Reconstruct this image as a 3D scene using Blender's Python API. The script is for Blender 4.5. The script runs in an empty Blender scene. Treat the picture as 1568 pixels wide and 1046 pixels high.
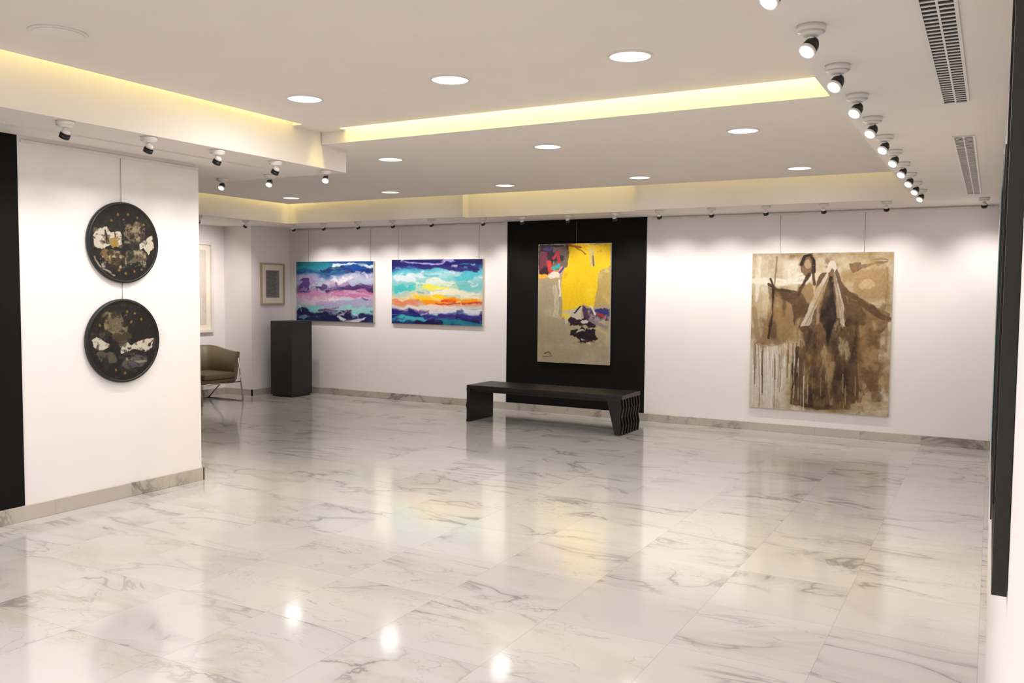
import bpy, bmesh, math, numpy as np
from mathutils import Vector, Matrix
rng=np.random.RandomState(7)
sc=bpy.context.scene
sc.view_settings.view_transform='Standard'
def s2l(c):
    c=np.asarray(c,float)/255.0
    return np.where(c<=.04045,c/12.92,((c+.055)/1.055)**2.4)
def L4(c): 
    v=s2l(c); return (float(v[0]),float(v[1]),float(v[2]),1.0)
# ---------------------------------------------------------------- materials
def mat(name,col,rough=.5,metal=0,emit=None,es=0,bump=0,bscale=40,var=.04,vscale=3,sample=True):
    m=bpy.data.materials.new(name); m.use_nodes=True
    n=m.node_tree.nodes; l=m.node_tree.links; b=n['Principled BSDF']
    b.inputs['Roughness'].default_value=rough; b.inputs['Metallic'].default_value=metal
    tc=n.new('ShaderNodeTexCoord'); no=n.new('ShaderNodeTexNoise'); no.inputs['Scale'].default_value=vscale; no.inputs['Detail'].default_value=1
    l.new(tc.outputs['Object'],no.inputs['Vector'])
    rp=n.new('ShaderNodeValToRGB'); c=L4(col)
    rp.color_ramp.elements[0].position=.3; rp.color_ramp.elements[1].position=.7
    rp.color_ramp.elements[0].color=tuple(x*(1-var) for x in c[:3])+(1,); rp.color_ramp.elements[1].color=tuple(min(1,x*(1+var)) for x in c[:3])+(1,)
    l.new(no.outputs['Fac'],rp.inputs['Fac']); l.new(rp.outputs['Color'],b.inputs['Base Color'])
    if emit is not None:
        b.inputs['Emission Color'].default_value=L4(emit); b.inputs['Emission Strength'].default_value=es
        if not sample:
            try: m.cycles.emission_sampling='NONE'
            except Exception: pass
    if bump:
        n2=n.new('ShaderNodeTexNoise'); n2.inputs['Scale'].default_value=bscale; l.new(tc.outputs['Object'],n2.inputs['Vector'])
        bp=n.new('ShaderNodeBump'); bp.inputs['Strength'].default_value=bump; bp.inputs['Distance'].default_value=.01
        l.new(n2.outputs['Fac'],bp.inputs['Height']); l.new(bp.outputs['Normal'],b.inputs['Normal'])
    return m
M_wall=mat('wall_paint',(237,232,231),.75,var=.01)
M_ceil=mat('ceiling_paint',(234,227,222),.85,var=.01)
M_black=mat('black_wall_paint',(10,8,8),.75,var=.15)
M_black.node_tree.nodes['Principled BSDF'].inputs['Specular IOR Level'].default_value=.2
M_wood=mat('dark_wenge_wood',(26,19,19),.42,var=.3,vscale=14,bump=.05)
M_ped=mat('charcoal_laminate',(34,32,37),.55,var=.1)
M_white=mat('white_plastic',(226,221,216),.4)
M_blk=mat('black_plastic',(20,18,18),.4)
M_lens=mat('lamp_lens',(255,250,240),.3,emit=(255,246,232),es=2.2,sample=False)
M_lensdim=mat('lamp_lens_dim',(60,54,50),.3,emit=(255,240,220),es=.1,sample=False)
M_down=mat('downlight_diffuser',(255,252,245),.3,emit=(255,250,240),es=2.2,sample=False)
M_led=mat('led_strip_diffuser',(255,242,170),.4,emit=(255,239,160),es=7.5)
M_ledb=mat('led_strip_diffuser_bright',(255,240,155),.4,emit=(255,237,138),es=48)
M_chrome=mat('brushed_steel',(190,185,178),.25,metal=1)
M_olive=mat('olive_leather',(108,97,72),.5,var=.12,bump=.1)
M_canvas=mat('canvas_edge',(205,196,180),.8)
M_gold=mat('champagne_frame',(190,172,140),.4,metal=.3)
M_mat=mat('passepartout',(236,226,208),.8)
M_teal=mat('teal_canvas',(60,140,150),.6,var=.3)
M_wire=mat('hanging_wire',(160,153,148),.4,metal=.5)
M_dark=mat('vent_shade_and_dark_picture',(24,21,20),.8)  # shade behind vent slats put into the colour; also dark picture panels

def marble(name,tile,base=(222,214,206),dark=(140,134,124),tan=(196,178,150),rough=.1,vs=1.0,amt=1.0,ior=1.5,tanamt=1.0):
    m=bpy.data.materials.new(name); m.use_nodes=True
    n=m.node_tree.nodes; l=m.node_tree.links; b=n['Principled BSDF']
    tc=n.new('ShaderNodeTexCoord')
    def math_(op,a,bv=None,c=None):
        x=n.new('ShaderNodeMath'); x.operation=op
        for i,v in enumerate((a,bv,c)):
            if v is None: continue
            if hasattr(v,'links'): l.new(v,x.inputs[i])
            else: x.inputs[i].default_value=v
        return x.outputs[0]
    def vm(op,a,bv=None,sc_=None):
        x=n.new('ShaderNodeVectorMath'); x.operation=op
        for i,v in enumerate((a,bv)):
            if v is None: continue
            if hasattr(v,'links'): l.new(v,x.inputs[i])
            else: x.inputs[i].default_value=v
        if sc_ is not None: x.inputs['Scale'].default_value=sc_
        return x.outputs[0]
    def mix(f,a,c,mode='MIX'):
        x=n.new('ShaderNodeMix'); x.data_type='RGBA'; x.blend_type=mode
        for k,v in ((0,f),(6,a),(7,c)):
            if hasattr(v,'links'): l.new(v,x.inputs[k])
            else: x.inputs[k].default_value=v
        return x.outputs[2]
    P=tc.outputs['Object']
    sp=n.new('ShaderNodeSeparateXYZ'); l.new(P,sp.inputs[0])
    ux=math_('DIVIDE',sp.outputs[0],tile); uy=math_('DIVIDE',sp.outputs[1],tile)
    fx=math_('FLOOR',ux); fy=math_('FLOOR',uy)
    cb=n.new('ShaderNodeCombineXYZ'); l.new(fx,cb.inputs[0]); l.new(fy,cb.inputs[1])
    wn=n.new('ShaderNodeTexWhiteNoise'); wn.noise_dimensions='3D'; l.new(cb.outputs[0],wn.inputs['Vector'])
    off=vm('SCALE',wn.outputs['Color'],None,30.0)
    vec=vm('ADD',P,off)
    mp=n.new('ShaderNodeMapping'); l.new(vec,mp.inputs['Vector']); mp.inputs['Rotation'].default_value=(0,0,math.radians(28)); mp.inputs['Scale'].default_value=(.75*vs,1.9*vs,1)
    def nabs(scale,dist,det,seed):
        no=n.new('ShaderNodeTexNoise'); no.inputs['Scale'].default_value=scale; no.inputs['Detail'].default_value=det; no.inputs['Roughness'].default_value=.55; no.inputs['Distortion'].default_value=dist
        v=vm('ADD',mp.outputs[0],(seed,seed*.7,seed*1.3)); l.new(v,no.inputs['Vector'])
        return math_('ABSOLUTE',math_('SUBTRACT',no.outputs['Fac'],.5)),no.outputs['Fac']
    def ridge(a,width):
        r=n.new('ShaderNodeMapRange'); l.new(a,r.inputs[0]); r.inputs[1].default_value=0; r.inputs[2].default_value=width; r.inputs[3].default_value=1; r.inputs[4].default_value=0
        r.interpolation_type='SMOOTHSTEP'
        return r.outputs[0]
    def cloud(scale,lo,hi,seed,src=None):
        no=n.new('ShaderNodeTexNoise'); no.inputs['Scale'].default_value=scale; no.inputs['Detail'].default_value=2
        v=vm('ADD',src or mp.outputs[0],(seed,seed,seed)); l.new(v,no.inputs['Vector'])
        r=n.new('ShaderNodeMapRange'); l.new(no.outputs['Fac'],r.inputs[0]); r.inputs[1].default_value=lo; r.inputs[2].default_value=hi
        return r.outputs[0]
    a1,f1=nabs(1.1,1.0,5,3.1); a2,f2=nabs(2.4,.8,5,11.7); a3,f3=nabs(.8,.8,4,21.)
    v1=ridge(a1,.024); v4=ridge(a1,.10); v2=ridge(a2,.011); v3=ridge(a3,.10)
    gate=cloud(1.0,.46,.62,5.5); gate2=cloud(.9,.45,.63,40.)
    region=cloud(.28,.44,.60,3.3,P)
    col=mix(f3,L4(tuple(min(255,c+5) for c in base)),L4(tuple(c-8 for c in base)))
    tone=n.new('ShaderNodeMapRange'); l.new(wn.outputs['Value'],tone.inputs[0]); tone.inputs[3].default_value=.96; tone.inputs[4].default_value=1.015
    col=mix(math_('MULTIPLY',math_('MULTIPLY',v3,gate2),math_('ADD',math_('MULTIPLY',region,.36*tanamt),.05)),col,L4(tan))
    col=mix(math_('MULTIPLY',math_('MULTIPLY',v4,gate),.22*amt),col,L4(dark))
    col=mix(math_('MULTIPLY',math_('MULTIPLY',v1,gate),.60*amt),col,L4(dark))
    col=mix(math_('MULTIPLY',math_('MULTIPLY',v2,gate2),.34*amt),col,L4(dark))
    sc2=vm('SCALE',col,None,1.0); l.new(tone.outputs[0],sc2.node.inputs['Scale'])
    gx=math_('ABSOLUTE',math_('SUBTRACT',math_('FRACT',ux),.5)); gy=math_('ABSOLUTE',math_('SUBTRACT',math_('FRACT',uy),.5))
    g=math_('GREATER_THAN',math_('MAXIMUM',gx,gy),.5-.0020/tile)
    fin_=mix(math_('MULTIPLY',g,.30),sc2,L4((140,134,128)))
    l.new(fin_,b.inputs['Base Color'])
    b.inputs['Roughness'].default_value=rough
    b.inputs['IOR'].default_value=ior
    return m
M_floor=marble('polished_marble_tiles',.66,base=(205,203,201),dark=(116,114,112),tan=(170,156,132),rough=.105,ior=1.6,amt=.92,tanamt=.85)
M_base=marble('marble_skirting',.66,base=(190,182,172),dark=(116,110,104),tan=(164,146,118),rough=.2,amt=1.3,tanamt=1.3)

# ---------------------------------------------------------------- mesh helpers
def box(bm,lo,hi,mi=0):
    x0,y0,z0=lo; x1,y1,z1=hi
    v=[bm.verts.new(p) for p in ((x0,y0,z0),(x1,y0,z0),(x1,y1,z0),(x0,y1,z0),(x0,y0,z1),(x1,y0,z1),(x1,y1,z1),(x0,y1,z1))]
    for q in ((0,3,2,1),(4,5,6,7),(0,1,5,4),(1,2,6,5),(2,3,7,6),(3,0,4,7)):
        f=bm.faces.new([v[i] for i in q]); f.material_index=mi
def cyl(bm,p0,p1,r0,r1=None,seg=20,mi=0,caps=True,smooth=True,mi_end=None):
    r1=r0 if r1 is None else r1
    p0=Vector(p0); p1=Vector(p1); ax=(p1-p0).normalized()
    t=Vector((0,0,1)) if abs(ax.z)<.9 else Vector((1,0,0)); a=ax.cross(t).normalized(); b=ax.cross(a)
    A=[];B=[]
    for i in range(seg):
        th=2*math.pi*i/seg; d=a*math.cos(th)+b*math.sin(th)
        A.append(bm.verts.new(p0+d*r0)); B.append(bm.verts.new(p1+d*r1))
    for i in range(seg):
        j=(i+1)%seg; f=bm.faces.new((A[i],A[j],B[j],B[i])); f.material_index=mi; f.smooth=smooth
    if caps:
        f=bm.faces.new(A[::-1]); f.material_index=mi
        f=bm.faces.new(B); f.material_index=mi if mi_end is None else mi_end
def tube(bm,pts,r,seg=10,mi=0):
    for a,b in zip(pts[:-1],pts[1:]): cyl(bm,a,b,r,seg=seg,mi=mi)
    for p in pts[1:-1]:
        res=bmesh.ops.create_uvsphere(bm,u_segments=10,v_segments=6,radius=r,matrix=Matrix.Translation(p))
        for v in res['verts']:
            for f in v.link_faces: f.material_index=mi; f.smooth=True
def extr(bm,poly,axis,lo,hi,mi=0):
    def P(p,t):
        q=list(p); q.insert(axis,t); return q
    A=[bm.verts.new(P(p,lo)) for p in poly]; B=[bm.verts.new(P(p,hi)) for p in poly]
    n=len(poly)
    for i in range(n):
        j=(i+1)%n; f=bm.faces.new((A[i],A[j],B[j],B[i])); f.material_index=mi
    f=bm.faces.new(A[::-1]); f.material_index=mi; f=bm.faces.new(B); f.material_index=mi
def fin(bm,name,mats,bevel=0,parent=None,seg=2):
    bmesh.ops.recalc_face_normals(bm,faces=bm.faces)
    me=bpy.data.meshes.new(name); bm.to_mesh(me); bm.free()
    for m in mats: me.materials.append(m)
    o=bpy.data.objects.new(name,me); bpy.context.collection.objects.link(o)
    if bevel:
        md=o.modifiers.new('bevel','BEVEL'); md.width=bevel; md.segments=seg; md.limit_method='ANGLE'; md.angle_limit=math.radians(40)
    if parent: o.parent=parent
    return o
def boxes(name,lst,m,bevel=0):
    bm=bmesh.new()
    for lo,hi in lst: box(bm,lo,hi)
    return fin(bm,name,[m],bevel)

# ---------------------------------------------------------------- room dims (metres)
YB=10.906; XP=-6.115; XR=.0306; ZS=2.701; ZL=2.779; ZC2=2.981; ZC1=3.089; ZT=3.30
boxes('floor',[((-11.3,-4.2,-.1),(.25,11.2,0))],M_floor)
boxes('wall_back',[((-11.2,YB,0),(.2,YB+.2,3.4))],M_wall)
boxes('wall_left',[((-11.1,-4.2,0),(-10.9,YB,3.4)),((-10.9,10.04,0),(-10.3,YB,ZS))],M_wall)
boxes('wall_partition',[((-6.45,-4.0,0),(XP,5.352,ZL))],M_wall)
boxes('wall_right',[((XR,-4.2,0),(.2,YB,3.4))],M_wall)
boxes('wall_front',[((-10.9,-4.2,0),(XR,-4.0,3.4))],M_wall)
boxes('wall_accent_back',[((-6.125,YB-.010,.10),(-4.019,YB,ZS))],M_black)
boxes('wall_accent_partition',[((XP,-4.0,.115),(XP+.010,3.734,ZL))],M_black)
G=.11
cl=[((-11,-4.2,ZT),(.2,11,ZT+.1)),
 ((-5.247+G,-4.0,ZC1),(-.756,5.6,ZC1+.03)),
 ((-4.965,5.6,ZC1),(-.756,5.956-.09,ZC1+.03)),
 ((-5.247,5.6,ZC1),(-4.965,5.98,ZT)),
 ((-9.42+G,5.99,ZC2),(-.756,9.95-G,ZC2+.03)),
 ((-5.24,5.956,ZC2),(-.756,5.99,ZT)),
 ((-10.9,-4.0,ZL),(-5.247,6.295,ZT)),
 ((-10.9,6.295,ZS),(-9.42,9.95,ZT)),
 ((-10.9,9.95,ZS),(-6.29,YB,ZT)),
 ((-6.29,10.10,ZS),(-3.83,YB,ZT)),
 ((-3.83,9.95,ZS),(-.756,YB,ZT)),
 ((-.756,-4.0,ZS),(XR,YB,ZT))]
boxes('ceiling',cl,M_ceil)
bh=.10
boxes('baseboard_back',[((-10.3,YB-.018,0),(XR,YB,bh))],M_base,.003)
boxes('baseboard_left',[((-10.9,10.022,0),(-10.282,10.04,bh)),((-10.3,10.022,0),(-10.282,YB,bh)),((-10.9,5,0),(-10.882,10.03,bh))],M_base)
boxes('baseboard_partition',[((XP,-4.0,0),(XP+.018,5.37,.112)),((-6.45,5.352,0),(XP+.018,5.37,.112))],M_base,.003)
boxes('trim_1',[((XP,3.76,ZL-.05),(XP+.02,5.34,ZL-.03))],M_white)
boxes('trim_2',[((-3.95,YB-.02,ZS-.035),(-.02,YB,ZS-.015))],M_white)
boxes('trim_3',[((-10.2,YB-.02,ZS-.035),(-6.2,YB,ZS-.015))],M_white)
boxes('trim_4',[((-5.75,3.0,ZL-.012),(-5.71,5.9,ZL))],M_white)

# ---------------------------------------------------------------- LED strips in coves
def strip(lo,hi,m):
    bm=bmesh.new(); box(bm,lo,hi,0); fin(bm,'cove_light_strip',[m])
strip((-4.95,5.885,ZT-.06),(-.78,5.925,ZT-.04),M_ledb)
strip((-5.225,-3.9,ZT-.06),(-5.165,5.58,ZT-.04),M_led)
strip((-9.40,6.4,ZT-.06),(-9.34,9.9,ZT-.04),M_led)
strip((-9.3,9.87,ZT-.06),(-6.32,9.92,ZT-.04),M_led)
strip((-6.25,9.92,ZT-.06),(-3.87,9.97,ZT-.04),M_led)
strip((-3.8,9.87,ZT-.06),(-.8,9.92,ZT-.04),M_led)

# ---------------------------------------------------------------- downlights
def downlight(x,y,z,r=.115,power=15):
    bm=bmesh.new()
    seg=40; prof=[(r*1.14,0),(r*1.12,-.008),(r*1.02,-.010),(r,-.004)]
    rings=[[bm.verts.new((math.cos(2*math.pi*i/seg)*pr,math.sin(2*math.pi*i/seg)*pr,pz)) for i in range(seg)] for pr,pz in prof]
    for a,b in zip(rings[:-1],rings[1:]):
        for i in range(seg):
            j=(i+1)%seg; f=bm.faces.new((a[i],b[i],b[j],a[j])); f.smooth=True
    f=bm.faces.new(rings[-1]); f.material_index=1
    o=fin(bm,'recessed_downlight',[M_white,M_down]); o.location=(x,y,z)
    ld=bpy.data.lights.new('lamp','AREA'); ld.shape='DISK'; ld.size=r*1.95; ld.energy=power; ld.color=(1,.958,.935)
    lo=bpy.data.objects.new('lamp',ld); bpy.context.collection.objects.link(lo); lo.parent=o; lo.location=(0,0,-.014)
    return o
for t in (0,1,2): downlight(-4.434+1.26*t,4.857,ZC1,.12,17)
for x in (-5.195,-3.479,-1.764): downlight(x,6.897,ZC2,.115,16)
for x in (-8.626,-6.911,-5.195,-3.479,-1.764): downlight(x,9.172,ZC2,.115,2.3)
for y in (.9,-1.9):  # unseen rows outside the frame, added as fill light
    for x in (-4.434,-1.914): downlight(x,y,ZC1,.12,52)
bm=bmesh.new(); cyl(bm,(0,0,0),(0,0,-.008),.15,.147,48,0); cyl(bm,(0,0,-.008),(0,0,-.012),.13,.128,48,0)
o=fin(bm,'ceiling_speaker',[M_white]); o.location=(-4.52,3.01,ZC1)

# ---------------------------------------------------------------- spotlights
def spot(x,y,z,tx,ty,tz,power=40,big=1.0,on=True,ang=88,style=0):
    bm=bmesh.new()
    cyl(bm,(0,0,0),(0,0,-.026*big),.058*big,.056*big,28,0)
    cyl(bm,(0,0,-.026*big),(0,0,-.042*big),.056*big,.030*big,28,0)
    cyl(bm,(0,0,-.042*big),(0,0,-.055*big),.013*big,seg=12,mi=0)
    d=(Vector((tx,ty,tz))-Vector((x,y,z-.07))).normalized()
    c=Vector((0,0,-.082*big))
    if style:
        cyl(bm,c-d*.036*big,c-d*.012*big,.018*big,.030*big,22,1)
        cyl(bm,c-d*.012*big,c+d*.022*big,.030*big,.033*big,22,1)
        cyl(bm,c+d*.022*big,c+d*.034*big,.035*big,.035*big,22,0)
        cyl(bm,c+d*.034*big,c+d*.036*big,.029*big,.029*big,22,2)
    else:
        cyl(bm,c-d*.030*big,c-d*.010*big,.020*big,.030*big,22,0)
        cyl(bm,c-d*.010*big,c+d*.002*big,.030*big,.031*big,22,1)
        cyl(bm,c+d*.002*big,c+d*.028*big,.033*big,.033*big,22,1)
        cyl(bm,c+d*.028*big,c+d*.030*big,.026*big,.026*big,22,2)
    o=fin(bm,'track_spotlight',[M_white,M_blk,M_lens if style else M_lensdim]); o.location=(x,y,z)
    if on:
        ld=bpy.data.lights.new('lamp','SPOT'); ld.energy=power; ld.spot_size=math.radians(ang); ld.spot_blend=1.0; ld.shadow_soft_size=.03; ld.color=(1,.935,.885)
        lo=bpy.data.objects.new('lamp',ld); bpy.context.collection.objects.link(lo); lo.parent=o
        lo.location=c+d*.06*big; lo.rotation_euler=d.to_track_quat('-Z','Y').to_euler()
for y in (2.94,3.578,4.217,4.845,5.471): spot(-5.32,y,ZL,XP,y+.02,1.55,24)
for x in (-5.32,-6.01,-6.64): spot(x,6.1,ZL,x+.5,4.8,.9,12,ang=60,style=1,big=.9,on=(x>-5.5))
for x in (-9.46,-8.86,-8.2,-7.57,-6.9): spot(x,10.1,ZS,x,YB,1.55,42,big=.9)
for x in (-6.12,-5.51,-4.84,-4.19): spot(x,10.2,ZS,x,YB,1.55,34,big=.9)
for x in (-3.57,-2.93,-2.3,-1.67,-1.03,-.11): spot(x,10.1,ZS,x,YB,1.55,38,big=.9)
for y in (9.26,8.4): spot(-9.6,y,ZS,-10.9,y+.1,1.5,90,big=.9,ang=100)
for k in range(-3,11):  # first few spots are out of view, added for their light
    y=2.79+.63*k; spot(-.63,y,ZS,-.95,y-.55,1.9,30,ang=115,style=1,big=.92,on=(k%3==0))

# ---------------------------------------------------------------- vents
def vent(x0,x1,y0,y1):
    bm=bmesh.new(); z=ZS
    w=.012
    box(bm,(x0,y0,z-.008),(x0+w,y1,z),0); box(bm,(x1-w,y0,z-.008),(x1,y1,z),0)
    box(bm,(x0+w,y0,z-.008),(x1-w,y0+w,z),0); box(bm,(x0+w,y1-w,z-.008),(x1-w,y1,z),0)
    box(bm,(x0+w,y0+w,z-.002),(x1-w,y1-w,z-.0005),1)  # flat dark sheet painted as the shade between slats, no real opening
    n=int((y1-y0-2*w)/.05)
    for i in range(1,n):
        y=y0+w+(y1-y0-2*w)*i/n; box(bm,(x0+w,y-.007,z-.005),(x1-w,y+.007,z-.002),0)
    xm=(x0+x1)/2; box(bm,(xm-.004,y0+w,z-.006),(xm+.004,y1-w,z-.002),0)
    fin(bm,'air_vent_grille',[M_white,M_dark])
vent(-.268,-.14,2.6,5.08); vent(-.262,-.134,6.15,9.65)

# ---------------------------------------------------------------- painter
class Art:
    def __init__(s,w,h,base,seed=0,asp=1.0):
        s.w,s.h=w,h; s.asp=asp; s.r=np.random.RandomState(seed)
        s.U,s.V=np.meshgrid((np.arange(w)+.5)/w,(np.arange(h)+.5)/h)
        s.c=np.ones((h,w,3))*np.array(base,float)
    def noise(s,sx,sy,oct=4,rough=.55):
        out=np.zeros((s.h,s.w)); amp=1; tot=0
        for o in range(oct):
            gx=int(max(2,sx*2**o))+2; gy=int(max(2,sy*2**o))+2
            g=s.r.rand(gy,gx); x=s.U*(gx-2)*.999; y=s.V*(gy-2)*.999
            xi=x.astype(int); yi=y.astype(int); fx=x-xi; fy=y-yi; fx=fx*fx*(3-2*fx); fy=fy*fy*(3-2*fy)
            out+=amp*((g[yi,xi]*(1-fx)+g[yi,xi+1]*fx)*(1-fy)+(g[yi+1,xi]*(1-fx)+g[yi+1,xi+1]*fx)*fy); tot+=amp; amp*=rough
        return out/tot
    def put(s,mask,col):
        mask=np.clip(mask,0,1)[...,None]; s.c=s.c*(1-mask)+np.array(col,float)*mask
    def warp(s,a,f=6):
        return s.U+(s.noise(f,f)-.5)*a, s.V+(s.noise(f,f)-.5)*a
    def smear(s,ax,ay,fx,fy):
        x=np.clip((s.U+(s.noise(fx,fy)-.5)*ax)*s.w-.5,0,s.w-1.001); y=np.clip((s.V+(s.noise(fx,fy)-.5)*ay)*s.h-.5,0,s.h-1.001)
        xi=x.astype(int); yi=y.astype(int); a=(x-xi)[...,None]; b=(y-yi)[...,None]; c=s.c
        xj=np.minimum(xi+1,s.w-1); yj=np.minimum(yi+1,s.h-1)
        s.c=(c[yi,xi]*(1-a)+c[yi,xj]*a)*(1-b)+(c[yj,xi]*(1-a)+c[yj,xj]*a)*b
    def blur(s,n=1):
        for _ in range(n):
            p=np.pad(s.c,((1,1),(1,1),(0,0)),'edge'); s.c=(p[:-2,1:-1]+p[2:,1:-1]+p[1:-1,:-2]+p[1:-1,2:]+2*p[1:-1,1:-1])/6
    def sat(s,k):
        g=s.c.mean(-1,keepdims=True); s.c=np.clip(g+(s.c-g)*k,0,255)
    def poly(s,pts,col,alpha=1,wp=.04,f=8,tex=0,tf=(10,10),col2=None):
        U,V=s.warp(wp,f); ins=np.zeros(U.shape,bool); n=len(pts)
        for i in range(n):
            x0,y0=pts[i]; x1,y1=pts[(i+1)%n]
            if y0==y1: continue
            cnd=((y0>V)!=(y1>V))&(U<(x1-x0)*(V-y0)/(y1-y0)+x0); ins^=cnd
        m=ins*alpha*1.0
        if tex: m=m*np.clip((s.noise(*tf)-.5+ (1-tex)*.5)*6+.3,0,1)
        s.put(m,col)
        if col2 is not None: s.put(ins*alpha*np.clip((s.noise(*tf)-.52)*8,0,1),col2)
    def stroke(s,pts,wd,col,alpha=1,dry=0,wp=.02,taper=False,f=8):
        U,V=s.warp(wp,f); best=np.full(U.shape,9.); tt=np.zeros(U.shape); n=len(pts)-1
        for i in range(n):
            x0,y0=pts[i]; x1,y1=pts[i+1]; dx,dy=(x1-x0),(y1-y0)/s.asp
            L=dx*dx+dy*dy+1e-9; t=np.clip(((U-x0)*dx+(V-y0)/s.asp*dy)/L,0,1)
            d=np.hypot(U-x0-t*dx,(V-y0)/s.asp-t*dy); k=d<best; best[k]=d[k]; tt[k]=(i+t[k])/n
        w=wd*(.6+.8*s.noise(9,9)); 
        if taper: w=w*(1-.85*tt)
        m=np.clip((w-best)/(.3*wd+.002)+.5,0,1)*alpha
        if dry:
            dxx=abs(pts[-1][0]-pts[0][0]); dyy=abs(pts[-1][1]-pts[0][1])
            nn=s.noise(6,60) if dxx>dyy else s.noise(60,6)
            m=m*np.clip((nn-.5+(1-dry)*.35)*7+.3,0,1)
        s.put(m,col)
    def ell(s,cx,cy,rx,ry,col,alpha=1,wp=.03,tex=0,tf=(10,10),f=8):
        U,V=s.warp(wp,f); d=((U-cx)/rx)**2+((V-cy)/ry)**2; m=np.clip((1-d)*4,0,1)*alpha
        if tex: m=m*np.clip((s.noise(*tf)-.5+(1-tex)*.5)*6+.3,0,1)
        s.put(m,col)
    def mott(s,col,sx,sy,lo=.5,k=6,alpha=1,mask=1):
        s.put(np.clip((s.noise(sx,sy)-lo)*k,0,1)*alpha*mask,col)
    def box(s,u0,u1,v0,v1,soft=.03,wp=.03):
        U,V=s.warp(wp,7); f=lambda a:np.clip(a/soft+.5,0,1)
        return f(U-u0)*f(u1-U)*f(V-v0)*f(v1-V)
    def grain(s,a=6):
        s.c=np.clip(s.c+(s.r.rand(s.h,s.w,1)-.5)*a+(s.noise(80,80,2)-.5)[...,None]*a*2,0,255)
def art_mat(name,rough=.55):
    m=bpy.data.materials.new(name); m.use_nodes=True; n=m.node_tree.nodes; l=m.node_tree.links; b=n['Principled BSDF']
    at=n.new('ShaderNodeAttribute'); at.attribute_name='paint'; l.new(at.outputs['Color'],b.inputs['Base Color'])
    tc=n.new('ShaderNodeTexCoord'); no=n.new('ShaderNodeTexNoise'); no.inputs['Scale'].default_value=90; l.new(tc.outputs['Object'],no.inputs['Vector'])
    bp=n.new('ShaderNodeBump'); bp.inputs['Strength'].default_value=.15; bp.inputs['Distance'].default_value=.002; l.new(no.outputs['Fac'],bp.inputs['Height']); l.new(bp.outputs['Normal'],b.inputs['Normal'])
    b.inputs['Roughness'].default_value=rough; b.inputs['Specular IOR Level'].default_value=.25
    return m
DIM=.85
def art_grid(name,A,w,h,m,parent=None,disc=False):
    H,W=A.h,A.w
    xs=np.linspace(-w/2,w/2,W); zs=np.linspace(h/2,-h/2,H)
    X,Z=np.meshgrid(xs,zs); V=np.zeros((H*W,3),np.float32); V[:,0]=X.ravel(); V[:,2]=Z.ravel()
    i=np.arange(H*W).reshape(H,W); q=np.stack([i[1:,:-1],i[1:,1:],i[:-1,1:],i[:-1,:-1]],-1).reshape(-1,4)
    if disc:
        cx=V[q].mean(1); q=q[np.hypot(cx[:,0],cx[:,2])<w/2*.985]
    me=bpy.data.meshes.new(name); nf=len(q)
    me.vertices.add(H*W); me.vertices.foreach_set('co',V.ravel())
    me.loops.add(nf*4); me.loops.foreach_set('vertex_index',q.ravel().astype(np.int32))
    me.polygons.add(nf); me.polygons.foreach_set('loop_start',np.arange(0,nf*4,4,dtype=np.int32)); me.polygons.foreach_set('loop_total',np.full(nf,4,np.int32))
    me.update(calc_edges=True); me.validate()
    ca=me.color_attributes.new('paint','FLOAT_COLOR','POINT'); C=np.ones((H*W,4),np.float32); C[:,:3]=s2l(A.c.reshape(-1,3))*DIM; ca.data.foreach_set('color',C.ravel())
    me.materials.append(m); o=bpy.data.objects.new(name,me); bpy.context.collection.objects.link(o)
    if parent: o.parent=parent
    return o
def empty(name,loc,rotz=0):
    e=bpy.data.objects.new(name,None); e.empty_display_size=.1; bpy.context.collection.objects.link(e); e.location=loc; e.rotation_euler=(0,0,rotz); return e
M_art=art_mat('artist_paint')
def hang_canvas(name,A,x0,x1,z0,z1,wires=(.2,.8),ztop=ZS-.02,th=.035,gap=.004):
    w,h=x1-x0,z1-z0; e=empty(name,((x0+x1)/2,YB-gap,(z0+z1)/2))
    bm=bmesh.new(); box(bm,(-w/2,-th,-h/2),(w/2,0,h/2)); fin(bm,'stretcher',[M_canvas],.003,e)
    g=art_grid('painted_surface',A,w-.006,h-.006,M_art,e); g.location=(0,-th-.0015,0)
    if wires:
        bm=bmesh.new()
        for t in wires: cyl(bm,(-w/2+w*t,-.006,h/2),(-w/2+w*t,-.004,ztop-(z0+z1)/2),.0020,seg=8)
        fin(bm,'hanging_wires',[M_wire],0,e)

# --- seascape 1
A=Art(280,190,(120,150,175),11,1.6)
def bands(A,stops):
    V=A.V+(A.noise(3,4)-.5)*.18+(A.noise(10,14)-.5)*.08
    vs=[s[0] for s in stops]; cs=np.array([s[1] for s in stops],float)
    for k in range(3): A.c[...,k]=np.interp(V,vs,cs[:,k])
bands(A,[(0,(30,105,135)),(.08,(60,145,165)),(.17,(35,80,130)),(.24,(150,155,190)),(.33,(196,196,214)),(.42,(150,130,170)),(.50,(120,90,140)),(.55,(200,156,186)),(.64,(206,192,212)),(.72,(160,185,200)),(.8,(140,195,198)),(.88,(90,110,145)),(1,(35,40,85))])
A.poly([(.42,0),(1,0),(1,.2),(.6,.16)],(14,62,142),.9,.15,5)
A.stroke([(.5,.07),(.75,.05),(1,.1)],.016,(225,235,240),.9,.5,.08); A.stroke([(.35,.15),(.6,.11),(.85,.19),(1,.17)],.018,(25,35,90),.8,.5,.10)
A.stroke([(0,.03),(.4,.08)],.03,(40,130,145),.8,.5,.08)
A.ell(.12,.32,.15,.08,(166,146,192),.8,.25); A.ell(.58,.27,.13,.06,(226,222,232),.8,.25); A.ell(.8,.24,.12,.06,(184,184,212),.7,.25)
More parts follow.
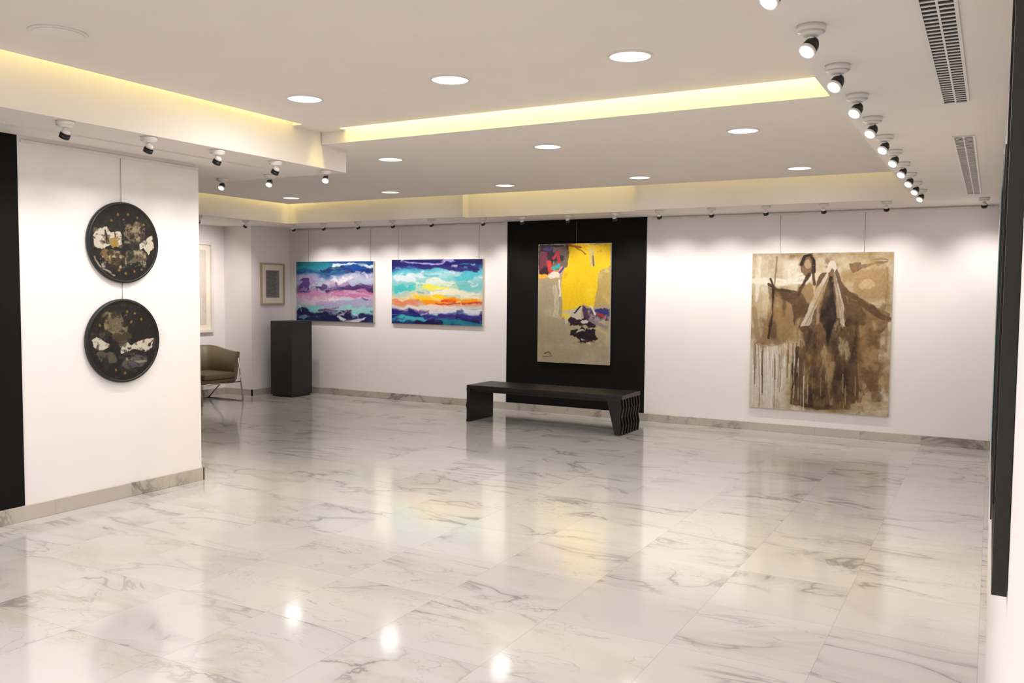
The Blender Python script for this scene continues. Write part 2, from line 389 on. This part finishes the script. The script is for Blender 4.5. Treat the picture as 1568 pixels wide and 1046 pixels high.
A.ell(.08,.40,.10,.05,(80,54,124),.85,.25); A.ell(.33,.41,.09,.05,(66,52,112),.8,.25); A.ell(.55,.41,.08,.04,(110,80,140),.7,.25); A.stroke([(.4,.47),(.6,.44),(.8,.46),(1,.44)],.018,(70,40,95),.9,.4,.10)
A.ell(.8,.36,.18,.05,(178,194,216),.8,.2); A.ell(.22,.52,.22,.05,(212,150,186),.8,.2); A.stroke([(.5,.53),(.8,.55),(1,.52)],.024,(190,108,156),.8,.5,.10)
A.ell(.2,.66,.2,.07,(220,190,212),.8,.25); A.ell(.75,.66,.2,.08,(182,200,214),.8,.25); A.ell(.45,.62,.1,.05,(230,214,226),.7,.25)
A.stroke([(.3,.7),(.7,.72),(1,.68)],.04,(156,146,190),.6,.5,.12)
A.ell(.2,.78,.2,.05,(130,200,202),.8,.2); A.ell(.82,.80,.18,.07,(150,212,210),.85,.2)
A.stroke([(.05,.87),(.3,.86),(.45,.93),(.7,.9)],.035,(26,22,68),.95,.4,.15); A.stroke([(.3,.80),(.5,.85),(.7,.82)],.014,(96,36,80),.8,.5,.10); A.ell(.08,.93,.08,.05,(120,170,185),.8,.2)
A.stroke([(.35,.97),(.6,.98),(1,.92)],.032,(28,28,78),.9,.4,.12); A.stroke([(.55,.94),(.75,.96),(.9,.93)],.012,(226,230,238),.9,.5,.08)
for i in range(46):
    u,v=A.r.rand(),.08+.88*A.r.rand(); L=.02+.07*A.r.rand(); A.stroke([(u,v),(u+L*.5,v+.05*(A.r.rand()-.5)),(u+L,v+.10*(A.r.rand()-.5))],.004+.008*A.r.rand()**2,[(232,228,238),(60,50,105),(165,205,212),(200,150,188)][i%4],.65,.5,.10)
A.smear(.07,.10,4,4); A.smear(.03,.05,10,14); A.blur(1); A.sat(1.08); A.grain(8)
hang_canvas('abstract_seascape_painting',A,-10.12,-8.516,1.19,2.16,(.15,.95))
# --- seascape 2
A=Art(320,200,(120,180,190),21,1.6)
bands(A,[(0,(40,40,120)),(.07,(34,46,118)),(.15,(90,180,198)),(.25,(176,212,218)),(.38,(120,194,194)),(.5,(176,206,198)),(.58,(228,216,180)),(.64,(240,196,96)),(.7,(216,160,130)),(.77,(222,216,216)),(.84,(110,130,172)),(.9,(60,150,172)),(1,(36,42,108))])
A.stroke([(0,.04),(.3,.03),(.6,.06),(1,.04)],.034,(28,26,96),.95,.4,.08); A.stroke([(.3,.08),(.6,.10),(.95,.17)],.026,(42,34,108),.9,.4,.12)
A.stroke([(.1,.03),(.35,.06),(.7,.03)],.010,(186,182,228),.9,.5,.10)
A.ell(.85,.24,.16,.06,(84,192,208),.85,.2); A.ell(.2,.24,.2,.06,(224,230,234),.8,.2); A.ell(.5,.34,.2,.05,(236,236,222),.8,.2); A.ell(.5,.44,.3,.09,(204,222,186),.7,.2)
A.ell(.14,.42,.15,.05,(70,192,190),.85,.2); A.ell(.48,.43,.15,.04,(244,228,84),.95,.15); A.ell(.86,.43,.14,.05,(120,200,202),.85,.2); A.stroke([(.45,.53),(.7,.5),(.95,.55)],.035,(244,238,214),.9,.4,.10)
A.ell(.5,.585,.28,.038,(252,208,50),1,.15); A.stroke([(.38,.64),(.6,.645),(.92,.63)],.028,(252,152,34),1,.3,.08)
A.stroke([(.05,.64),(.3,.66)],.024,(228,132,110),.8,.5,.08); A.stroke([(.5,.665),(.7,.67),(.98,.68)],.008,(196,64,50),.9,.4,.05); A.stroke([(.57,.61),(.70,.62)],.011,(222,60,36),.95,.4,.05)
A.ell(.45,.72,.4,.03,(238,224,216),.9,.15); A.stroke([(.02,.77),(.3,.80),(.5,.78)],.014,(126,66,144),.9,.5,.08)
A.stroke([(.45,.80),(.75,.78),(1,.82)],.024,(232,232,238),.9,.4,.10); A.stroke([(.0,.83),(.2,.86),(.4,.93)],.038,(28,32,108),.95,.4,.14)
A.stroke([(.1,.94),(.3,.91),(.5,.95)],.024,(76,188,198),.9,.4,.12); A.stroke([(.4,.88),(.7,.9),(1,.86)],.03,(60,44,126),.95,.4,.12); A.stroke([(.5,.96),(.8,.95),(1,.97)],.03,(38,130,150),.9,.4,.10); A.stroke([(.3,.98),(.55,.98)],.024,(25,20,70),1,.3,.08)
A.stroke([(.75,.9),(.98,.93)],.016,(30,25,80),.9,.4,.08)
for i in range(46):
    u,v=A.r.rand(),.08+.88*A.r.rand(); k=0 if v<.55 else (1 if v<.76 else 2); L=.02+.08*A.r.rand()
    A.stroke([(u,v),(u+L*.5,v+.04*(A.r.rand()-.5)),(u+L,v+.08*(A.r.rand()-.5))],.004+.007*A.r.rand()**2,[[(228,238,240),(90,172,190)],[(250,226,130),(244,234,214)],[(220,222,238),(56,46,106)]][k][i%2],.65,.5,.10)
A.smear(.06,.08,4,4); A.smear(.03,.045,10,14); A.blur(1); A.sat(1.08); A.grain(8)
hang_canvas('abstract_sunset_painting',A,-8.16,-6.515,1.19,2.175,(.06,.95))
# --- yellow abstract
A=Art(220,330,(172,158,128),31,.667)
A.mott((188,174,144),6,8,.45,4,.8); A.mott((144,128,102),8,10,.6,6,.5)
A.poly([(0,.05),(.3,.05),(.34,.3),(.28,.34),(0,.3)],(182,160,124),1,.05)
Y=(240,200,28)
A.poly([(.42,0),(1,0),(1,.19),(.88,.23),(.84,.34),(.78,.52),(.62,.50),(.6,.57),(.35,.61),(.33,.32),(.38,.2)],Y,1,.05,8)
A.mott((248,218,60),5,7,.5,6,.6,A.box(.36,.98,.0,.48)); A.mott((206,160,34),9,12,.62,9,.6,A.box(.36,1,.0,.3)); A.mott((150,120,50),14,16,.68,10,.7,A.box(.38,1,.0,.12))
A.poly([(0,0),(.2,0),(.22,.1),(.14,.26),(0,.27)],(60,38,48),1,.07,10); A.poly([(.02,.08),(.12,.08),(.14,.2),(.03,.22)],(120,60,75),.9,.05,10,.6)
A.poly([(.18,.02),(.42,.03),(.4,.2),(.22,.2)],(110,95,90),.9,.07,10); A.mott((50,40,50),12,16,.5,9,.8,A.box(.16,.42,.0,.16)); A.stroke([(.2,.12),(.28,.05),(.3,.16)],.02,(185,55,65),1,.3,.06); A.stroke([(.16,.16),(.2,.24)],.03,(215,70,60),1,.3,.05)
A.stroke([(.2,.2),(.3,.18)],.022,(70,170,165),1,.2); A.ell(.14,.04,.08,.02,(70,60,110),1); A.stroke([(.05,.02),(.35,.02)],.014,(50,45,60),1,.3)
A.stroke([(.02,.27),(.12,.28)],.025,(240,180,60),1,.2); A.ell(.22,.265,.09,.03,(235,220,205),1,.08); A.ell(.33,.22,.05,.03,(240,150,130),1,.05); A.stroke([(.3,.24),(.36,.2)],.012,(60,80,150),1)
A.stroke([(.24,.36),(.27,.6)],.035,(206,194,170),.8,.5,.05); A.stroke([(.3,.3),(.32,.44)],.012,(236,228,212),.9,.4)
A.poly([(.70,.04),(.78,.02),(.8,.17),(.73,.19)],(210,190,120),.9,.03); A.stroke([(.76,.1),(.78,.18)],.010,(90,80,100),.9); A.stroke([(.5,.03),(.66,.09)],.010,(120,95,40),.8,.4); A.stroke([(.42,.02),(.6,.03)],.012,(150,80,40),.9,.4)
A.poly([(.84,.27),(1,.22),(1,.5),(.79,.52)],(186,162,96),1,.05,8); A.mott((210,186,110),6,8,.5,6,.7,A.box(.82,1,.24,.5))
A.poly([(.36,.57),(.62,.53),(.6,.62),(.4,.66)],(200,190,170),1,.05); A.poly([(.62,.53),(1,.53),(1,.62),(.66,.64)],(80,58,84),1,.06,10); A.mott((180,166,150),12,16,.58,9,.8,A.box(.62,1,.52,.66)); A.stroke([(.80,.55),(.98,.57)],.025,(50,54,130),1,.3); A.stroke([(.74,.52),(.8,.58)],.014,(222,214,205),1)
A.stroke([(.83,.585),(.92,.60)],.012,(180,50,50),1,.2,.04)
A.poly([(.44,.62),(.78,.62),(.8,.68),(.6,.7),(.46,.67)],(48,30,38),1,.08,12); A.poly([(.38,.58),(.46,.58),(.44,.63),(.39,.62)],(225,205,80),1,.03); A.stroke([(.52,.58),(.6,.53)],.010,(40,30,40),1)
A.ell(.66,.655,.06,.016,(205,200,195),1,.05); A.poly([(.48,.71),(.8,.69),(.84,.79),(.62,.81),(.47,.77)],(34,25,30),1,.09,12); A.ell(.6,.735,.06,.012,(190,178,150),1,.06); A.stroke([(.74,.63),(.95,.69)],.025,(140,130,134),.9,.4); A.stroke([(.8,.7),(.98,.74)],.014,(200,180,120),.8,.3); A.stroke([(.5,.83),(.8,.81)],.008,(60,50,50),.7,.5); A.stroke([(.62,.8),(.74,.83)],.012,(225,218,205),.8,.3)
A.poly([(0,.6),(.36,.62),(.45,.82),(1,.85),(1,1),(0,1)],(168,154,128),.75,.05); A.mott((182,170,144),6,6,.5,5,.7,A.box(0,1,.84,1))
A.smear(.03,.03,10,15)
A.stroke([(.1,.93),(.16,.91),(.2,.93)],.006,(60,55,45),.9); A.stroke([(.08,.95),(.22,.945)],.004,(60,55,45),.9)
A.grain(7)
hang_canvas('yellow_abstract_painting',A,-5.60,-4.505,.717,2.368,(.52,),gap=.016)
# --- sepia winged figure
A=Art(340,400,(186,168,136),41,.84)
A.mott((214,202,180),4,5,.42,4,.9); A.mott((150,122,86),5,6,.52,6,.8); A.mott((124,98,66),14,14,.62,9,.6); A.mott((226,218,202),9,9,.62,9,.7)
A.put(A.box(.66,.98,.1,.3),(166,138,98)); A.mott((198,182,150),10,10,.5,6,.6,A.box(.5,1,0,.3))
A.put(A.box(0,.22,.0,.22)*.7,(200,186,160)); A.stroke([(.0,.18),(.2,.19),(.4,.16)],.03,(226,218,202),.9,.5,.05); A.stroke([(.18,.02),(.15,.5)],.006,(130,110,80),.8,.4)
A.stroke([(.05,.03),(.03,.3)],.02,(225,216,198),.8,.4); A.put(A.box(.22,.35,.04,.2)*.6,(228,222,208))
A.poly([(.13,.19),(.2,.24),(.34,.25),(.44,.18),(.5,.3),(.46,.6),(.3,.58),(.18,.6),(.05,.56),(.12,.4)],(140,112,76),.85,.09,7); A.mott((206,190,160),10,6,.52,8,.6,A.box(.08,.34,.3,.6)); A.mott((96,72,48),12,6,.55,8,.8,A.box(.1,.46,.24,.6))
A.poly([(.14,.19),(.22,.24),(.36,.25),(.44,.33),(.43,.52),(.36,.48),(.3,.34),(.18,.26)],(84,62,42),.85,.07,8,.5)
A.poly([(.68,.22),(.8,.3),(.97,.39),(.93,.55),(.93,.85),(.72,.9),(.66,.5)],(132,102,66),.9,.08,7)
A.stroke([(.68,.24),(.8,.32),(.9,.38),(.99,.40)],.022,(92,68,44),.9,.2,.05); A.poly([(.7,.28),(.84,.37),(.8,.5),(.7,.48)],(96,72,46),.8,.06,8,.4)
A.mott((104,78,48),9,14,.5,8,.7,A.box(.64,.96,.4,.95)); A.mott((170,142,98),8,10,.58,8,.7,A.box(.7,.98,.42,.95))
A.poly([(.52,.12),(.62,.1),(.69,.28),(.76,.55),(.82,.97),(.5,.97),(.31,.97),(.37,.6),(.44,.34)],(96,73,49),.95,.07,7)
A.mott((62,44,30),9,5,.48,8,.8,A.box(.38,.78,.40,.98)); A.mott((146,116,78),12,6,.53,9,.8,A.box(.34,.84,.40,.97)); A.mott((184,162,126),20,8,.60,9,.75,A.box(.34,.9,.42,.97))
A.poly([(.53,.18),(.60,.18),(.625,.40),(.58,.58),(.515,.42)],(42,29,23),.95,.04,8); A.stroke([(.5,.5),(.45,.9)],.022,(52,37,26),.6,.6,.05); A.stroke([(.63,.5),(.66,.95)],.024,(54,38,26),.5,.6,.05)
A.put(A.box(.44,.56,.68,.95,.06,.05)*.4,(52,36,26)); A.put(A.box(.6,.72,.7,.98,.06,.05)*.4,(56,39,28))
W=(212,202,184)
A.poly([(.565,.09),(.52,.16),(.46,.26),(.40,.40),(.375,.47),(.42,.46),(.47,.36),(.52,.27),(.555,.18)],W,.85,.03,9,.45,(28,8))
A.poly([(.60,.09),(.635,.17),(.66,.28),(.685,.41),(.70,.46),(.665,.44),(.635,.33),(.615,.22),(.60,.15)],W,.85,.03,9,.45,(28,8))
A.stroke([(.545,.20),(.50,.33),(.49,.44)],.010,(178,160,132),.8,.4,.03); A.stroke([(.625,.26),(.64,.40)],.008,(178,160,132),.8,.4,.03)
A.ell(.582,.085,.034,.042,W,1,.02); A.ell(.582,.118,.017,.026,(128,100,76),1,.01); A.ell(.577,.108,.004,.003,(50,36,28),1,0); A.ell(.590,.108,.004,.003,(50,36,28),1,0); A.stroke([(.575,.15),(.57,.5)],.012,(34,25,19),.9)
for i in range(9):
    u=.40+.08*i/8; A.stroke([(.56,.14),(u,.44+.03*A.r.rand())],.0020,(134,112,84),.7,.3,.02)
for i in range(6):
    u=.65+.045*i/5; A.stroke([(.60,.12),(u,.42+.03*A.r.rand())],.0020,(134,112,84),.7,.3,.02)
A.poly([(.37,.02),(.43,.01),(.46,.06),(.45,.13),(.41,.16),(.37,.12)],(110,84,58),.9,.05,10); A.stroke([(.37,.08),(.38,.03),(.42,.015),(.45,.05),(.45,.12)],.011,(40,30,24),1,.2,.03); A.ell(.41,.07,.02,.03,(176,150,118),.9,.03); A.stroke([(.42,.13),(.37,.2),(.34,.26)],.014,(58,42,30),.9,.3,.04); A.stroke([(.45,.12),(.47,.2)],.012,(64,46,34),.9,.3,.04)
A.stroke([(.14,.17),(.165,.22),(.16,.38),(.13,.54)],.009,(54,39,28),.95,.2,.02); A.stroke([(.13,.19),(.2,.235),(.28,.245)],.012,(66,48,34),.9,.2,.03)
A.poly([(.7,.06),(.78,.05),(.8,.1),(.72,.12)],(110,82,52),.8,.06); A.stroke([(.8,.08),(.95,.05)],.02,(120,94,60),.8,.4,.05); A.ell(.83,.2,.05,.03,(190,165,125),1,.06)
A.stroke([(.96,.1),(.97,.6)],.010,(140,112,74),.6,.4)
A.smear(.02,.02,9,9)
A.put(A.box(-.1,.27,.62,1.1,.08,.08)*.95,(214,206,192)); A.put(A.box(.16,.34,.6,.8,.06,.08)*.6,(220,213,200)); A.mott((170,150,120),14,4,.58,9,.5,A.box(0,.3,.6,1))
for i in range(50):
    u=.02+.40*A.r.rand(); v0=.54+.15*A.r.rand(); v1=v0+.08+.3*A.r.rand()
    A.stroke([(u,v0),(u+.004,min(v1,1))],.0016+.002*A.r.rand(),[(90,70,48),(236,230,216),(140,114,80)][i%3],.75,0,.006)
for i in range(20):
    u=.3+.5*A.r.rand(); v0=.72+.15*A.r.rand(); A.stroke([(u,v0),(u+.002,v0+.12)],.003,[(70,50,34),(180,156,118)][i%2],.7,0,.006)
A.stroke([(.35,.60),(.33,.82)],.018,(64,46,32),.85,.5,.04); A.stroke([(.02,.36),(.06,.58)],.02,(150,124,88),.7,.5)
A.stroke([(.78,.95),(1,.93)],.03,(186,168,136),.8,.4)
A.mott((170,134,86),4,4,.62,8,.4); A.grain(10)
hang_canvas('winged_figure_painting',A,-2.62,-1.013,.288,2.20,(.2,.8))

# --- round collages on the partition (facing +X)
def roundart(yc,zc,r,A):
    e=empty('round_collage_artwork',(XP+.002,yc,zc),math.pi/2)
    bm=bmesh.new(); seg=72
    prof=[(r*.985,0),(r,-.008),(r,-.028),(r*.985,-.036),(r*.94,-.038),(r*.93,-.030)]
    rings=[[bm.verts.new((math.cos(2*math.pi*i/seg)*p,y,math.sin(2*math.pi*i/seg)*p)) for i in range(seg)] for p,y in prof]
    for a,b in zip(rings[:-1],rings[1:]):
        for i in range(seg):
            j=(i+1)%seg; f=bm.faces.new((a[i],a[j],b[j],b[i])); f.smooth=True
    bm.faces.new(rings[0][::-1])
    fin(bm,'rim',[M_blk],0,e)
    g=art_grid('collage_surface',A,r*1.9,r*1.9,M_art,e,True); g.location=(0,-.031,0)
    return e
def rbase(seed):
    A=Art(220,220,(34,29,27),seed,1.0); A.mott((52,45,39),8,8,.55,7,.7); A.mott((20,17,17),12,12,.6,8,.6); return A
WC=(196,190,174); GR=(104,93,74)
def dots(A,L):
    for u,v in L: A.ell(u,v,.019,.019,(134,104,46),.9,.02)
A=rbase(51)
A.poly([(.05,.42),(.10,.35),(.25,.31),(.29,.37),(.44,.36),(.47,.53),(.40,.56),(.3,.53),(.18,.60),(.07,.56)],WC,1,.04,10); A.mott((104,92,76),18,18,.56,10,.8,A.box(.06,.48,.33,.58)); A.mott((40,34,31),16,22,.62,10,.9,A.box(.04,.5,.30,.62)); A.stroke([(.22,.36),(.26,.52)],.010,(40,34,30),.9,0,.04); A.stroke([(.36,.38),(.36,.56)],.008,(50,42,36),.9)
A.poly([(.28,.45),(.38,.43),(.42,.55),(.32,.58)],(150,124,64),.95,.06,10); A.poly([(.2,.6),(.4,.6),(.5,.68),(.4,.8),(.22,.76),(.12,.66)],(122,103,64),.9,.08,10); A.mott((50,42,34),14,14,.5,9,.8,A.box(.12,.5,.6,.84)); A.mott((186,176,150),16,16,.64,9,.8,A.box(.12,.5,.6,.84))
A.ell(.66,.36,.16,.14,GR,1,.10); A.mott((150,138,108),16,16,.54,9,.8,A.box(.5,.82,.22,.5)); A.mott((30,26,24),18,18,.54,9,.85,A.box(.5,.82,.22,.5))
A.poly([(.74,.5),(.82,.43),(.92,.38),(.94,.54),(.87,.63),(.8,.55),(.73,.60)],WC,1,.05,10); A.mott((50,44,40),16,18,.56,9,.85,A.box(.7,.96,.36,.66)); A.ell(.68,.68,.17,.10,(96,86,66),1,.10); A.mott((166,156,130),16,16,.57,9,.8,A.box(.5,.85,.58,.8)); A.mott((34,29,27),16,16,.53,9,.8,A.box(.5,.85,.58,.8)); A.stroke([(.06,.70),(.18,.84),(.34,.92)],.012,WC,.7,.5,.04)
dots(A,((.42,.14),(.56,.13),(.70,.17),(.80,.24),(.32,.22),(.5,.2),(.52,.9),(.64,.86),(.42,.85),(.76,.84))); A.smear(.03,.03,12,12); A.grain(10); A1=A
A=rbase(61)
A.poly([(.05,.46),(.12,.42),(.2,.50),(.28,.52),(.28,.57),(.18,.60),(.07,.57)],WC,1,.05,10); A.mott((70,62,54),16,18,.55,9,.8,A.box(.03,.32,.38,.64)); A.ell(.36,.27,.16,.14,(106,95,74),1,.11); A.mott((44,37,30),16,16,.5,9,.85,A.box(.18,.54,.1,.44)); A.mott((146,132,94),20,20,.58,9,.7,A.box(.2,.54,.13,.42))
A.poly([(.44,.57),(.54,.52),(.6,.57),(.72,.52),(.93,.48),(.92,.60),(.82,.65),(.62,.62),(.46,.66)],WC,1,.05,10); A.mott((90,80,66),18,18,.54,10,.8,A.box(.42,.95,.47,.7)); A.mott((36,31,29),16,20,.6,10,.9,A.box(.42,.95,.47,.7)); A.poly([(.30,.42),(.55,.40),(.62,.48),(.4,.52)],(70,60,44),.9,.08,10)
A.ell(.26,.68,.14,.08,(92,84,70),.9,.1,.5); A.ell(.66,.78,.2,.08,(96,92,90),.8,.1,.5); A.stroke([(.52,.73),(.8,.77)],.018,(150,142,134),.8,.5,.05); A.stroke([(.6,.82),(.7,.8)],.012,(60,66,100),.8); A.mott((34,29,28),16,16,.52,9,.8,A.box(.1,.9,.62,.9))
dots(A,((.55,.14),(.66,.16),(.76,.24),(.6,.26),(.16,.30),(.5,.9),(.38,.86))); A.smear(.03,.03,12,12); A.grain(10); A2=A
roundart(4.578,2.06,.322,A1); roundart(4.563,1.277,.336,A2)
bm=bmesh.new(); cyl(bm,(XP+.01,4.57,2.382),(XP+.012,4.57,ZL-.03),.0022,seg=8); cyl(bm,(XP+.01,4.57,1.61),(XP+.01,4.57,1.738),.0022,seg=8); fin(bm,'hanging_wire',[M_wire])

def framed(name,x,y0,y1,z0,z1,fw,mw,A,fm,depth=.03):
    e=empty(name,(x,(y0+y1)/2,(z0+z1)/2),math.pi/2); w=y1-y0; h=z1-z0
    bm=bmesh.new()
    box(bm,(-w/2,-depth,-h/2),(-w/2+fw,0,h/2)); box(bm,(w/2-fw,-depth,-h/2),(w/2,0,h/2)); box(bm,(-w/2+fw,-depth,-h/2),(w/2-fw,0,-h/2+fw)); box(bm,(-w/2+fw,-depth,h/2-fw),(w/2-fw,0,h/2))
    box(bm,(-w/2+fw,-.012,-h/2+fw),(w/2-fw,0,h/2-fw),1)
    fin(bm,'frame_and_mat',[fm,M_mat],.002,e)
    g=art_grid('print',A,w-2*fw-2*mw,h-2*fw-2*mw,M_art,e); g.location=(0,-.0135,0)
A=Art(60,90,(150,146,140),71)
for i in range(22):
    v=.05+.9*i/22; A.stroke([(.08,v),(.9-.2*A.r.rand(),v)],.012,(96,92,90),.8,.5,.002)
A.grain(10)
framed('framed_text_print',-10.3,10.23,10.76,1.45,2.125,.025,.09,A,M_gold)
A=Art(60,90,(226,216,204),72); A.mott((210,196,184),4,4,.5,5,.8); A.grain(6)
framed('framed_pale_artwork',-10.9,8.7,9.78,1.01,2.43,.04,.08,A,M_white,.05)

def rframe(name,y0,y1,z0,z1,xf,m,m2,fw=.03):
    bm=bmesh.new(); xb=XR-.0008
    box(bm,(xf,y0,z0),(xb,y0+fw,z1)); box(bm,(xf,y1-fw,z0),(xb,y1,z1)); box(bm,(xf,y0+fw,z0),(xb,y1-fw,z0+fw)); box(bm,(xf,y0+fw,z1-fw),(xb,y1-fw,z1))
    box(bm,(xf+.004,y0+fw,z0+fw),(xb,y1-fw,z1-fw),1)
    fin(bm,name,[m,m2])
rframe('framed_picture',2.18,2.9,1.205,2.03,.012,M_blk,M_dark)
rframe('framed_picture',1.28,1.75,1.31,2.45,.012,M_blk,M_dark)
rframe('teal_canvas_painting',3.9,5.1,1.0,2.25,.018,M_teal,M_teal)

# ---------------------------------------------------------------- bench
bm=bmesh.new()
x0,x1,y0,y1,H=-5.97,-3.80,9.57,10.18,.48
box(bm,(x0,y0,H-.05),(x1,y1,H))
box(bm,(x0+.05,y0+.03,H-.085),(x1-.16,y1-.03,H-.05))
box(bm,(x0,y0,0),(x0+.05,y1,H-.05))
extr(bm,[(x1-.20,H-.05),(x1-.09,0),(x1-.02,0),(x1-.02,H-.05)],1,y0,y1)
def zig(xf,sgn):
    n=7
    for i in range(n):
        yb=y0+.02+(y1-y0-.04)*i/(n-1)*.93
        off=[0,.035,-.01,.04,.0]; zz=[0.0,.11,.21,.32,H-.05]
        for j in range(4):
            a=(yb+off[j],zz[j]); b=(yb+off[j+1],zz[j+1]); w=.022
            poly=[(a[0],a[1]),(a[0]+w,a[1]),(b[0]+w,b[1]),(b[0],b[1])]
            lo,hi=(xf,xf+.02) if sgn>0 else (xf-.02,xf)
            extr(bm,poly,0,lo,hi)
zig(x1-.02,1); zig(x0,-1)
fin(bm,'display_bench',[M_wood],.004)

bm=bmesh.new(); box(bm,(-10.05,10.2,.03),(-9.6,10.66,1.20)); box(bm,(-10.03,10.22,0),(-9.62,10.64,.03))
fin(bm,'display_plinth',[M_ped],.004)

# ---------------------------------------------------------------- armchair (faces +X)
e=empty('armchair',(-10.32,9.1,0),0)
bm=bmesh.new()
W_=.36; path=[]
for t in np.linspace(0,1,33):
    if t<.32: p=(.30-.46*t/.32,-W_)
    elif t>.68: p=(-.16+.46*(t-.68)/.32,W_)
    else:
        th=math.pi*(t-.32)/.36; s_=math.sin(th); c_=math.cos(th)
        p=(-.16-.20*abs(s_)**.55,-W_*math.copysign(abs(c_)**.55,c_))
    path.append((p,t))
rows=[]
for (px,py),t in path:
    bk=math.sin(math.pi*t); top=.74+.08*min(1,bk*1.15)**2
    L=math.hypot(px-.1,py); ox,oy=(px-.1)/L,py/L; fl=.05
    rows.append([Vector((px,py,.33)),Vector((px+ox*fl,py+oy*fl,top)),Vector((px+ox*(fl-.02),py+oy*(fl-.02),top+.012)),Vector((px+ox*(fl-.05),py+oy*(fl-.05),top)),Vector((px-ox*.05,py-oy*.05,.36))])
V=[[bm.verts.new(v) for v in r_] for r_ in rows]
for a,b in zip(V[:-1],V[1:]):
    for k in range(4):
        f=bm.faces.new((a[k],b[k],b[k+1],a[k+1])); f.smooth=True
    f=bm.faces.new((a[4],b[4],b[0],a[0]))
for r_ in (V[0],V[-1]): bm.faces.new(r_)
fin(bm,'back_and_arms',[M_olive],0,e)
bm=bmesh.new(); box(bm,(-.30,-.33,.30),(.33,.33,.36)); box(bm,(-.26,-.30,.36),(.35,.30,.45)); fin(bm,'seat_cushion',[M_olive],.03,e,4)
bm=bmesh.new()
for s in (-1,1):
    y=s*.385; tube(bm,[(.31,y,.66),(.40,y,.012),(-.34,y,.012),(.10,y,.40)],.011)
tube(bm,[(.36,-.385,.30),(.36,.385,.30)],.010); tube(bm,[(-.34,-.385,.012),(-.34,.385,.012)],.010)
fin(bm,'steel_sled_legs',[M_chrome],0,e)

# ---------------------------------------------------------------- world + camera
w=bpy.data.worlds.new('world'); sc.world=w; w.use_nodes=True; w.node_tree.nodes['Background'].inputs[0].default_value=(.9,.85,.8,1); w.node_tree.nodes['Background'].inputs[1].default_value=.3
yaw,pitch,roll=.5057,.0574,.0095
f=Vector((-math.sin(yaw)*math.cos(pitch),math.cos(yaw)*math.cos(pitch),-math.sin(pitch))); r=Vector((math.cos(yaw),math.sin(yaw),0)); u=r.cross(f)
r2=r*math.cos(roll)+u*math.sin(roll); u2=u*math.cos(roll)-r*math.sin(roll)
cd=bpy.data.cameras.new('camera'); cd.sensor_width=36; cd.lens=1326.5/1568*36; cd.clip_start=.05
cam=bpy.data.objects.new('camera',cd); bpy.context.collection.objects.link(cam)
Mx=Matrix(((r2.x,u2.x,-f.x,0),(r2.y,u2.y,-f.y,0),(r2.z,u2.z,-f.z,1.7),(0,0,0,1))); cam.matrix_world=Mx
sc.camera=cam
